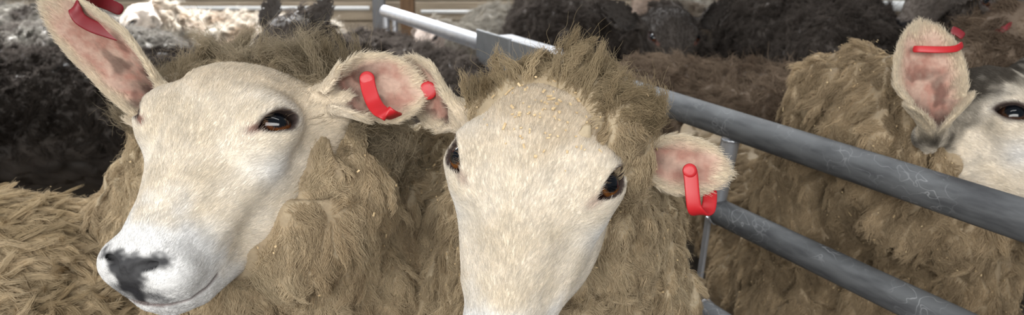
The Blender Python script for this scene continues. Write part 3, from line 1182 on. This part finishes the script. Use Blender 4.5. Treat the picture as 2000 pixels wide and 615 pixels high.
if 'A' in near:
    o = near['A'][0]
    add_tag(o, [P(716, 150, .842), P(720, 172, .839), P(729, 198, .833), P(742, 216, .822), P(759, 223, .818), P(775, 228, .836)], .0145, cdir(1, .1, .35), M_TAG,
            pin=(P(717, 154, .841), cdir(.1, -1, 0), .0072))
    add_tag(o, [P(246, 72, .893), P(212, 62, .889), P(178, 50, .882), P(154, 34, .876), P(147, 12, .876), P(162, -2, .895), P(200, 4, .93), P(240, 22, .945)], .013, cdir(.35, .2, 1), M_TAGD)
if 'B' in near:
    o = near['B'][0]
    add_tag(o, [P(1347, 328, .772), P(1350, 350, .772), P(1353, 385, .772), P(1357, 408, .774), P(1368, 417, .780), P(1381, 411, .787), P(1386, 395, .792), P(1387, 368, .797)], .0128,
            cdir(1, .05, 0), M_TAG, pin=(P(1347, 333, .7715), cdir(0, -1, 0), .0062))
    t = add_tag(o, [P(808, 152, .875), P(818, 160, .866), P(830, 168, .861), P(842, 177, .862)], .012, cdir(.3, 0, 1), M_TAG, pin=(P(836, 177, .858), cdir(-.2, -1, -.1), .0088))
if 'D' in near:
    o = near['D'][0]
    add_tag(o, [P(1783, 96, 1.125), P(1800, 96, 1.118), P(1835, 97, 1.115), P(1866, 95, 1.118), P(1880, 86, 1.128)], .0085, cdir(0, .1, 1), M_TAG)
    add_tag(o, [P(1858, 58, 1.16), P(1870, 63, 1.16), P(1882, 72, 1.16)], .011, cdir(0, .1, 1), M_TAGD)

# ---------------------------------------------------------------- the flock behind
def bg_sheep(label, back, z_top, head, look, color, color2, facec, seed, r=.19, fur_len=.02, dens=70000, poll=None, face=None, scale=1.0,
             ear_n=None, ears=True, lit=1.0, frad=.0009, eartip=(.150, .045), ew=.058, vox=.008):
    """back = ((x,y) withers, (x,y) rump); head = world point between the eyes; look = horizontal direction of the face"""
    w_ = A3(*back[0], z_top - r)
    p_ = A3(*back[1], z_top - r - .01)
    hd = unit(w_ - p_)
    look = unit(A3(*look))
    M = frame_from(poll if poll is not None else unit(A3(-look[0] * .45, -look[1] * .45, .9)), look)
    h = A3(*head)
    st = {**STYLE, 'M': M, 'o': h, 'seed': seed, 'scale': scale}
    for k, c_ in dict(coat=facec, coat2=facec * .85, tan=facec * .8, white=facec * 1.15, dark=facec * .4, earfur=facec * .8,
                      earskin=facec * .6, earpink=facec * .55, eardark=facec * .3).items(): st[k] = np.clip(c_, .003, .95)
    en = unit(ear_n) if ear_n is not None else unit(look + A3(0, 0, -.2))
    st['ears'] = [dict(base=h + M @ (A3(.066 * s, .02, .055) * scale), tip=h + M @ (A3(eartip[0] * s, .035, eartip[1]) * scale), n=en, w=ew * scale) for s in (1, -1)] if ears else []
    H = build_head(st, .0034 * scale)
    nk = h + M @ (A3(0, .115, .03) * scale)
    sp = [(w_, r, p_, r * .97), (w_ + A3(0, 0, .02), r * .85, (w_ + nk) / 2 - A3(0, 0, .04), r * .62),
          ((w_ + nk) / 2 - A3(0, 0, .04), r * .62, nk, .080 * scale), (nk, .08 * scale, h + M @ (A3(0, .055, .085) * scale), .05 * scale)]
    wl = dict(flow=(-hd[0] * .4, -hd[1] * .4, -1), lw=.03, ll=.07, amp=.014, seed=seed, cheap=1)
    legs = four_legs(hd, ((w_ + p_) / 2)[:2], half=np.linalg.norm(w_ - p_) / 2 + .02, wid=.09)
    bv, bq, bn = build_body(sp, wl, vox, legs)
    bc = wool_color(bv, color, color2, seed, 10)
    v, q, c = merge([(H['v'], H['q'], H['c']), (bv, bq, bc)])
    o = new_mesh('sheep', v, q, M_SKIN, None, c)
    for e in (1, -1): eyeball(o, H, e)
    rg = np.random.default_rng(int(seed * 7))
    wz = sstep(.45, .60, bv[:, 2]) * sstep(.0, .010, build_head_distance(H, bv))
    fl = np.tile(unit(A3(-hd[0], -hd[1], -.35)), (len(bv), 1))
    wool('fleece', bv, bq, bn, np.clip(bc * 1.08, 0, 1), o, M_WOOL, rg, fl, w=wz, lock_dens=2200, dens=dens, length=fur_len * 1.4, lift=.9, clump=.55,
         rad=frad, K=5, wave=.002, wl=.015, frizz=.003, spread=.8, stray=.2)
    wgt = sstep(-.02, -.004, body_field(sp, {**wl, 'amp': 0.})(H['v'].astype(np.float32))) * np.clip(1 - H['bare'], 0, 1)
    fur('coat', H['v'], H['q'], H['n'], H['c'], 60000, np.full(len(H['v']), .009), flow_face(H), o, M_FUR, rg, rad=.0010, w=wgt)
    tag(o, label, 'sheep', 'sheep crowded in the pens')
    print(label, round(time.time() - T0))
    return o, H


DK = srgb(104, 96, 90); DK2 = srgb(76, 69, 64)  # dark fleece tones, with the dimness of the barn put into the colour
GR = srgb(176, 170, 160); GR2 = srgb(140, 130, 118)
BR = srgb(130, 114, 98); BR2 = srgb(94, 80, 68)
flock = []
if 'bg' in (ONLY or ['bg']):
    F_ = lambda *a, **k: flock.append(bg_sheep(*a, **k))
    # back of each: x, y of withers and rump
    F_('dark sheep side-on at the edge, its grey back under the upright ear', ((-1.55, 2.50), (-.95, 2.55)), .735, (-1.95, 2.45, .86), (-1, -.2, 0), DK * .35, DK2 * .3, DK * .5, 31.)  # this and the next two: fleece darkened further so flanks read as unlit
    F_('dark sheep with a grey back, second row along the edge', ((-1.85, 3.10), (-1.30, 3.08)), .74, (-2.2, 3.0, .88), (-1, 0, 0), GR * .35, DK * .35, GR * .5, 32.)
    F_('sheep with a white-topped back, farthest of those at the edge', ((-2.35, 3.85), (-1.78, 3.80)), .74, (-2.7, 3.8, .88), (-1, 0, 0), GR * .5, DK * .4, GR, 33.)
    F_('white-faced sheep looking over the back row with a dark pointed ear', ((-1.42, 3.72), (-.85, 3.70)), .715, P(268, 52, 3.35), (-.9, -.75, 0), GR * 1.1, BR, srgb(205, 195, 185), 34., scale=.9)
    F_('dark-eared sheep standing right behind the woolly topknot', ((-.42, 2.60), (-.16, 2.25)), .765, P(556, 104, 2.30), (-.25, -1, 0), DK * .9, DK2 * .6, DK * .6, 35., r=.175, ew=.070, eartip=(.080, .175), ear_n=(-.2, -1, .1))
    F_('charcoal sheep with a broad rounded back just past the gate hinge', ((.20, 3.60), (.18, 3.22)), .86, (.13, 3.95, 1.0), (-.2, 1, 0), DK * .8, DK2 * .7, DK, 36., r=.20)
    F_('brown sheep whose long back runs just above the dark rail', ((.88, 2.02), (.40, 2.46)), .735, (1.15, 1.85, .84), (1, -.5, 0), BR, BR2, BR, 37., r=.19)
    F_('dark sheep head with both ears spread wide, between darker backs', ((.56, 3.32), (.62, 3.75)), .72, P(1312, 84, 2.90), (.05, -1, 0), DK * .7, DK2 * .7, DK * .45, 38., eartip=(.185, .125), ew=.085, scale=1.2)
    F_('dark sheep facing away beside the spread-eared one', ((1.02, 3.65), (1.00, 3.25)), .82, (1.0, 4.0, .97), (.1, 1, 0), DK * .7, DK2 * .7, DK * .7, 39., r=.17)
    F_('dark sheep with a steeply sloping back behind the tan shoulder', ((1.10, 3.0), (.98, 2.60)), .86, (1.1, 3.35, 1.05), (.1, 1, 0), DK * .7, DK2 * .7, DK * .7, 40., r=.19)
    F_('pale brown sheep in the far row by the boarded wall', ((.75, 4.5), (1.30, 4.5)), .72, P(1262, -12, 4.1), (-.6, -.8, 0), GR, BR, srgb(190, 170, 155), 41.)
    F_('grey sheep peering left above the blotched sheep', ((1.55, 2.75), (2.05, 2.85)), .80, (1.24, 2.65, .95), (-.9, -.45, 0), DK, DK2, DK * 1.1, 42., r=.18)
    F_('dark sheep at the top corner by the bright rail', ((1.35, 1.95), (1.75, 2.2)), .72, P(1985, 20, 1.9), (-.4, -.9, 0), DK * .8, DK2, DK * .7, 43., r=.17)
    F_('small white sheep past the gate end, near the brown post', ((-.10, 4.55), (.35, 4.6)), .66, P(838, 80, 4.0), (-.5, -.9, 0), GR * 1.2, GR, srgb(220, 205, 195), 44., r=.16, scale=.85)

if len(flock) > 12:
    t = strap('ear_tag', [P(1296, 6, 4.0), P(1306, 9, 3.97), P(1318, 10, 3.97), P(1328, 8, 4.0)], .020, .004, cdir(0, .1, 1), flock[10][0], M_TAG)
    t['label'] = 'red plastic ear tag'
    t = strap('ear_tag', [P(1944, 64, 1.84), P(1958, 58, 1.83), P(1974, 49, 1.83), P(1992, 40, 1.84)], .012, .004, cdir(.2, .1, 1), flock[12][0], M_TAGD)
    t['label'] = 'dull red plastic ear tag'

# ================================================================== GATE AND BARN
def tube(name, a, b, r, mat, parent=None, m=28, dent=0.0, cap=True):
    a, b = np.asarray(a, float), np.asarray(b, float)
    ax = unit(b - a)
    L = np.linalg.norm(b - a)
    u = unit(np.cross(ax, A3(.1, .3, .9) if abs(ax[2]) < .9 else A3(1, .1, 0)))
    w = np.cross(ax, u)
    prof = [(0, r * .55), (0, r * .9), (.004, r)] + [(L * t, r) for t in np.linspace(.02, .98, 24)] + [(L - .004, r), (L, r * .9), (L, r * .55)]
    V, F = [], []
    for (z, rr) in prof:
        for j in range(m):
            an = 2 * math.pi * j / m
            V.append(a + ax * z + (u * math.cos(an) + w * math.sin(an)) * rr)
    k = len(prof)
    for i in range(k - 1):
        for j in range(m):
            F.append((i * m + j, i * m + (j + 1) % m, (i + 1) * m + (j + 1) % m, (i + 1) * m + j))
    F.append(tuple(range(m))[::-1])
    F.append(tuple((k - 1) * m + j for j in range(m)))
    return new_mesh(name, V, F, mat, parent)


def box(name, c, ax, size, mat, parent=None, bev=.004):
    """bevelled box; ax = 3x3 columns"""
    import bmesh
    bm = bmesh.new()
    bmesh.ops.create_cube(bm, size=1)
    bmesh.ops.scale(bm, vec=size, verts=bm.verts)
    if bev: bmesh.ops.bevel(bm, geom=bm.edges[:], offset=bev, segments=2, profile=.6, affect='EDGES')
    me = bpy.data.meshes.new(name)
    bm.to_mesh(me); bm.free()
    me.materials.append(mat)
    o = bpy.data.objects.new(name, me)
    R = Matrix(np.array(ax).tolist()).to_4x4()
    o.matrix_world = Matrix.Translation(Vector(c)) @ R
    col.objects.link(o)
    if parent is not None: o.parent = parent
    return o


def torus_weld(name, c, ax, R, r, mat, parent):
    ax = unit(ax)
    u = unit(np.cross(ax, A3(.2, .1, .95) if abs(ax[2]) < .9 else A3(1, .2, 0)))
    w = np.cross(ax, u)
    V, F = [], []
    for i in range(32):
        a = 2 * math.pi * i / 32
        rr = r * (1 + .25 * math.sin(i * 2.3))
        for j in range(8):
            b = 2 * math.pi * j / 8
            V.append(c + (u * math.cos(a) + w * math.sin(a)) * (R + rr * math.cos(b)) + ax * rr * math.sin(b))
    for i in range(32):
        for j in range(8):
            F.append((i * 8 + j, ((i + 1) % 32) * 8 + j, ((i + 1) % 32) * 8 + (j + 1) % 8, i * 8 + (j + 1) % 8))
    return new_mesh(name, V, F, mat, parent)


def empty(name, loc):
    o = bpy.data.objects.new(name, None)
    col.objects.link(o)
    o.location = tuple(loc)
    return o


def keep(o, root):
    """parent while keeping world-space geometry"""
    o.parent = root
    o.matrix_parent_inverse = root.matrix_world.inverted()



# the rail runs level from the far gate end to close by the lens
gz = P(2000, 430, .97)[2]
def at_height(px, py, z):
    r = P(px, py, 1.0) - CAM
    return CAM + r * ((z - CAM[2]) / r[2])
g_near = at_height(2000, 430, gz)
g_far = at_height(752, 22, gz)
gd = g_far - g_near; gd[2] = 0; gd = unit(gd)
gs = A3(gd[1], -gd[0], 0)                   # towards the right-hand pen
def gate_hit(px, py):
    r = P(px, py, 1.0) - CAM
    k = ((g_near - CAM) @ gs) / (r @ gs)
    return CAM + r * k
def on_top(px):
    """point on the top rail line that shows at column px"""
    lo_, hi_ = -2.0, 6.0
    for _ in range(60):
        m_ = (lo_ + hi_) / 2
        q_ = CM.T @ (g_near + gd * m_ - CAM)
        x_ = 1000 + FPX * q_[0] / q_[1] if q_[1] > .02 else 9999
        if x_ > px: lo_ = m_
        else: hi_ = m_
    return g_near + gd * lo_
print('gate', g_near, g_far, on_top(1190), on_top(1420))
gax = np.stack([gd, gs, A3(0, 0, 1)], 1)


def gate_root(loc, label):
    r = empty('gate', loc)
    bpy.context.view_layer.update()
    return tag(r, label, 'gate')


def down(p, z): return A3(p[0], p[1], z)


# near hurdle on the right
G = gate_root(down(on_top(1420), 0), 'dark worn steel pipe gate crossing in front of the blotched sheep')
parts = []
parts.append(tube('top_rail', g_near - gd * .9, on_top(1060), .0235, M_STEEL))
up = on_top(1432)
s2 = gate_hit(1402, 412); s3 = gate_hit(1372, 607)
parts.append(tube('rail', down(s2, s2[2]) - gd * 1.35, down(s2, s2[2]), .0215, M_STEEL))
parts.append(tube('rail', down(s3, s3[2]) - gd * 1.3, down(s3, s3[2]), .0215, M_STEEL))
parts.append(tube('rail', down(s3, .22) - gd * 1.3, down(s3, .22), .0215, M_STEEL))
parts.append(tube('upright', down(s2, s2[2] - .01) + gd * .01, down(up, gz - .01), .0150, M_BRIGHT))
parts.append(tube('end_post', down(g_near - gd * .85, 0), down(g_near - gd * .85, gz), .0225, M_STEEL))
b0, b1 = gate_hit(1384, 424), gate_hit(1357, 612)
bd = unit(b1 - b0)
bl = (b0[2] - .02) / max(-bd[2], .1)
bc_ = b0 + bd * bl / 2
bx = unit(np.cross(bd, gs))
parts.append(box('flat_bar', bc_, np.stack([bx, np.cross(bd, bx), bd], 1), (.012, .006, bl), M_BRIGHT, bev=.0015))
for s_ in (s2, s3):
    parts.append(torus_weld('weld', down(s_, s_[2]) - gd * .004, gd, .0205, .003, M_BRIGHT, None))
parts.append(torus_weld('weld', down(up, gz - .024), A3(0, 0, 1), .0145, .003, M_BRIGHT, None))
# feet on the floor
parts.append(box('foot', down(b0 + bd * bl, .006), gax, (.10, .04, .012), M_STEEL))
for p_ in parts: keep(p_, G)

# far gate on the left
F2 = gate_root(down(on_top(752), 0), 'bright galvanised gate end with two thin uprights by the far wall')
fr = on_top(752)
parts = [tube('top_rail', fr, on_top(1000), .0215, M_BRIGHT)]
for o_, r_ in ((.012, .0125), (-.12, .0095)):
    q_ = fr + gd * (-o_ if o_ > 0 else o_)
    parts.append(tube('upright', down(q_, .0), down(q_, gz - .01), r_, M_BRIGHT))
lz = gate_hit(752, 76)[2]
for z_ in (lz, lz - .2, lz - .4):
    parts.append(tube('rail', down(fr, z_), down(on_top(990), z_), .0175, M_BRIGHT))
for p_ in parts: keep(p_, F2)

# hinge plates and the flat strip where both meet
HB = gate_root(down(on_top(1030), 0), 'grey folded steel bracket joining two gates behind the curly topknot')
HB.name = 'gate_bracket'; HB['category'] = 'bracket'
c1_, c2_ = on_top(975), on_top(1005)
parts = []
side = -gs
def plate(pa, pb, h, dz, mat, th=.008, off=.028, nm='plate'):
    m_ = (pa + pb) / 2 + side * off + A3(0, 0, dz)
    return box(nm, m_, gax, (np.linalg.norm(pb - pa), th, h), mat, bev=.002)
parts.append(plate(on_top(952), on_top(1018), .095, -.005, M_PLATE))
parts.append(plate(on_top(1022), on_top(1092), .105, -.012, M_PLATE))
parts.append(box('flat_strip', (on_top(982) + on_top(1080)) / 2 + A3(0, 0, .034), gax, (np.linalg.norm(on_top(982) - on_top(1080)), .05, .008), M_BRIGHT, bev=.002))
parts.append(box('flat_strip', (on_top(1066) + on_top(1190)) / 2 + A3(0, 0, .032) + side * .01, gax, (np.linalg.norm(on_top(1066) - on_top(1190)), .03, .008), M_BRIGHT, bev=.002))
parts.append(plate(on_top(1108), on_top(1125), .05, -.002, M_BRIGHT))
parts.append(plate(on_top(1145), on_top(1170), .05, -.002, M_BRIGHT))
parts.append(box('support_post', down(on_top(1030), (gz - .05) / 2) + side * .03, gax, (.05, .03, gz - .05), M_PLATE))
for p_ in parts: keep(p_, HB)

# ---- barn
M_BOARD = simple_mat('weathered_boards', srgb(176, 160, 138), .8, 0, .6, 6, .3, rgb2=srgb(132, 116, 96), stretch=(1.2, 1, 26))
M_FLOOR = simple_mat('trodden_straw', srgb(58, 47, 34), .95, 0, .8, 18, .8, rgb2=srgb(30, 25, 19))
M_POST = simple_mat('brown_timber', srgb(120, 92, 66), .8, 0, .6, 12, .3, rgb2=srgb(80, 60, 42), stretch=(6, 6, 1))
M_GPOST = simple_mat('grey_steel_post', srgb(118, 118, 120), .6, .3, .5, 12, .1, rgb2=srgb(90, 90, 94))
YW = 5.6
fl = box('floor', A3(0, 3.2, -.05), np.eye(3), (14, 11, .1), M_FLOOR, bev=0)
tag(fl, 'trodden straw floor', None, None, 'structure')
# boarded wall with real grooves between the boards
bm_v, bm_f = [], []
z = 0.0
k = 0
while z < 3.0:
    hgt = .118
    yo = YW + (.006 if k % 2 else 0)
    a_ = len(bm_v)
    for (yy, zz) in ((yo + .008, z), (yo, z + .006), (yo, z + hgt - .006), (yo + .008, z + hgt), (yo + .05, z + hgt), (yo + .05, z)):
        for xx in (-6.5, 6.5): bm_v.append((xx, yy, zz))
    for i in range(6):
        j = (i + 1) % 6
        bm_f.append((a_ + i * 2, a_ + i * 2 + 1, a_ + j * 2 + 1, a_ + j * 2))
    bm_f += [tuple(a_ + i * 2 for i in range(6)), tuple(a_ + i * 2 + 1 for i in range(6))][0:2]
    z += hgt + .004
    k += 1
wl_ = new_mesh('wall_back', bm_v, bm_f, M_BOARD, smooth=False)
tag(wl_, 'pale weathered board wall at the back of the shed', None, None, 'structure')
gp = box('trim_post', A3((730 - 1000) / FPX * 5.1, 5.35, 1.5), np.eye(3), (.07, .07, 3.0), M_GPOST)
tag(gp, 'grey steel stanchion', None, None, 'structure')
bp_ = box('timber_post', A3((788 - 1000) / FPX * 4.8, 5.05, .75), np.eye(3), (.075, .10, 1.5), M_POST)
tag(bp_, 'brown timber post in front of the back wall', 'post')
def lvl(px, py, y):
    r = P(px, py, 1.0) - CAM
    return CAM + r * (y - CAM[1]) / r[1]
for (xa, xb, py, rr, lab) in ((250, 722, 16, .013, 'thin white rail along the back wall, up to the grey post'), (822, 1120, 23, .012, 'thin white rail on the boards past the brown post')):
    pa, pb = lvl(xa, py, 5.45), lvl(xb, py, 5.45)
    rl = tube('wall_rail', down(pa, pb[2]), pb, rr, M_WHITE)
    tag(rl, lab, 'rail')
pa, pb = lvl(1660, 22, 5.3), lvl(2200, 12, 5.3)
rl = tube('wall_rail', down(pa, pb[2]), pb, .032, M_WHITE)
tag(rl, 'thick bright rail glaring in the light above the grey sheep', 'rail')

# ================================================================== CHAFF
def chaff(name, label, spots, mat, rg):
    """tiny straw flakes lying on the fleece; spots = (points, normals)"""
    V, F = [], []
    for p, n in spots:
        t = unit(np.cross(n, rg.normal(size=3)))
        b = np.cross(n, t)
        L = rg.choice([.0010, .0013, .0018, .003, .006], p=[.3, .3, .22, .12, .06]) * rg.uniform(.7, 1.3)
        w = rg.uniform(.0006, .0012)
        h = .0004
        a = len(V)
        n_ = n + t * rg.normal(0, .3)
        for x in (-1, 1):
            for y in (-1, 1):
                for z in (-1, 1):
                    V.append(p + t * L * x * (.5 if y > 0 else .6) + b * w * y + n_ * (h * z))
        for f in ((0, 1, 3, 2), (4, 6, 7, 5), (0, 4, 5, 1), (2, 3, 7, 6), (0, 2, 6, 4), (1, 5, 7, 3)):
            F.append(tuple(a + i for i in f))
    o = new_mesh(name, V, F, mat, smooth=False)
    tag(o, label, 'chaff', None, 'stuff')
    return o


def spots_on(v, q, n, dens, rg, w, off=.006):
    s = sample_surface(v, q, n, None, dens, rg, w)
    if s is None: return []
    return [(p + nn * (off + rg.uniform(-.003, .004)), nn) for p, nn in zip(s[0], s[1])]


M_CHAFF = simple_mat('pale_chaff', srgb(205, 182, 142), .8, 0, .6, 300, rgb2=srgb(160, 126, 84))
rgc = np.random.default_rng(99)
if 'B' in near:
    o, Hd, Bd = near['B']
    vl = Hd['vl']
    wf = np.exp(-(((vl - A3(.005, -.06, .045)) / A3(.032, .05, .028)) ** 2).sum(1)) * (Hd['eu'] < 0)
    sp1 = spots_on(Hd['v'], Hd['q'], Hd['n'], 26000, rgc, wf, .0035)
    chaff('chaff_flakes', 'pale chaff flakes strewn over the forehead of the front-facing sheep', sp1, M_CHAFF, rgc)
    bv, bq, bn = Bd
    sp2 = spots_on(bv, bq, bn, 700, rgc, sstep(1.3, 1.1, bv[:, 1]), .008)
    chaff('chaff_flakes', 'chaff caught in the neck wool and topknot of the front-facing sheep', sp2, M_CHAFF, rgc)
if 'A' in near:
    bv, bq, bn = near['A'][2]
    sp3 = spots_on(bv, bq, bn, 260, rgc, sstep(1.3, 1.1, bv[:, 1]), .009)
    chaff('chaff_flakes', 'few chaff bits in the neck wool of the sheep turned three-quarter', sp3, M_CHAFF, rgc)
if 'D' in near:
    bv, bq, bn = near['D'][2]
    sp4 = spots_on(bv, bq, bn, 900, rgc, sstep(1.7, 1.4, bv[:, 1]), .009)
    chaff('chaff_flakes', 'straw bits in the tan shoulder wool behind the gate rails', sp4, M_CHAFF, rgc)
if 'H' in near:
    bv, bq, bn = near['H'][2]
    sp5 = spots_on(bv, bq, bn, 160, rgc, np.ones(len(bv)), .022)
    chaff('chaff_flakes', 'scattered chaff specks on the shaggy rump below the grey muzzle', sp5, M_CHAFF, rgc)

# ================================================================== LIGHT
sc = bpy.context.scene
wd = bpy.data.worlds.new('sky'); sc.world = wd; wd.use_nodes = True
bg = wd.node_tree.nodes['Background']
bg.inputs[0].default_value = (.80, .88, 1.0, 1)
bg.inputs[1].default_value = .22


def area(name, loc, target, sx, sy, power, rgb=(1, 1, 1)):
    l = bpy.data.lights.new(name, 'AREA')
    l.shape = 'RECTANGLE'; l.size = sx; l.size_y = sy; l.energy = power; l.color = rgb
    o = bpy.data.objects.new(name, l)
    o.location = loc
    o.rotation_euler = (Vector(target) - Vector(loc)).to_track_quat('-Z', 'Y').to_euler()
    col.objects.link(o)
    return o


area('skylight', (-.6, 4.9, 3.4), (-.2, 3.2, .6), 6.0, .6, 170, (.95, .98, 1))
rl_ = area('rim_light', (-1.9, 4.5, 3.1), (-1.7, 3.0, .70), 2.2, .5, 190, (.96, .98, 1))  # added unseen lamp, narrowed to rim the backs on the left
rl_.data.spread = math.radians(50)
area('open_side', (-.9, -3.0, 2.1), (0, 1.0, .85), 7.0, 1.5, 330, (1, .985, .95))
area('glint_light', (-.2, .0, 3.8), (0, 1.1, .8), 3.0, .35, 28, (1, .99, .97))  # added unseen strip, kept weak for a line of highlight in the eyes

cam = bpy.data.cameras.new('camera')
cam.sensor_fit = 'HORIZONTAL'
cam.sensor_width = 36
cam.lens = 36 * FPX / 2000
cam.clip_start = .02
cam.dof.use_dof = True
cam.dof.focus_distance = .80
cam.dof.aperture_fstop = (cam.lens / 1000) / .0030
co = bpy.data.objects.new('camera', cam)
co.location = tuple(CAM)
co.rotation_euler = (math.pi / 2 - PITCH, 0, 0)
col.objects.link(co)
sc.camera = co
sc.view_settings.view_transform = 'Standard'
sc.view_settings.look = 'None'
sc.view_settings.gamma = 1
sc.view_settings.exposure = 0.0
sc.view_settings.use_curve_mapping = False
print('hairs', NHAIR, 'done', round(time.time() - T0))
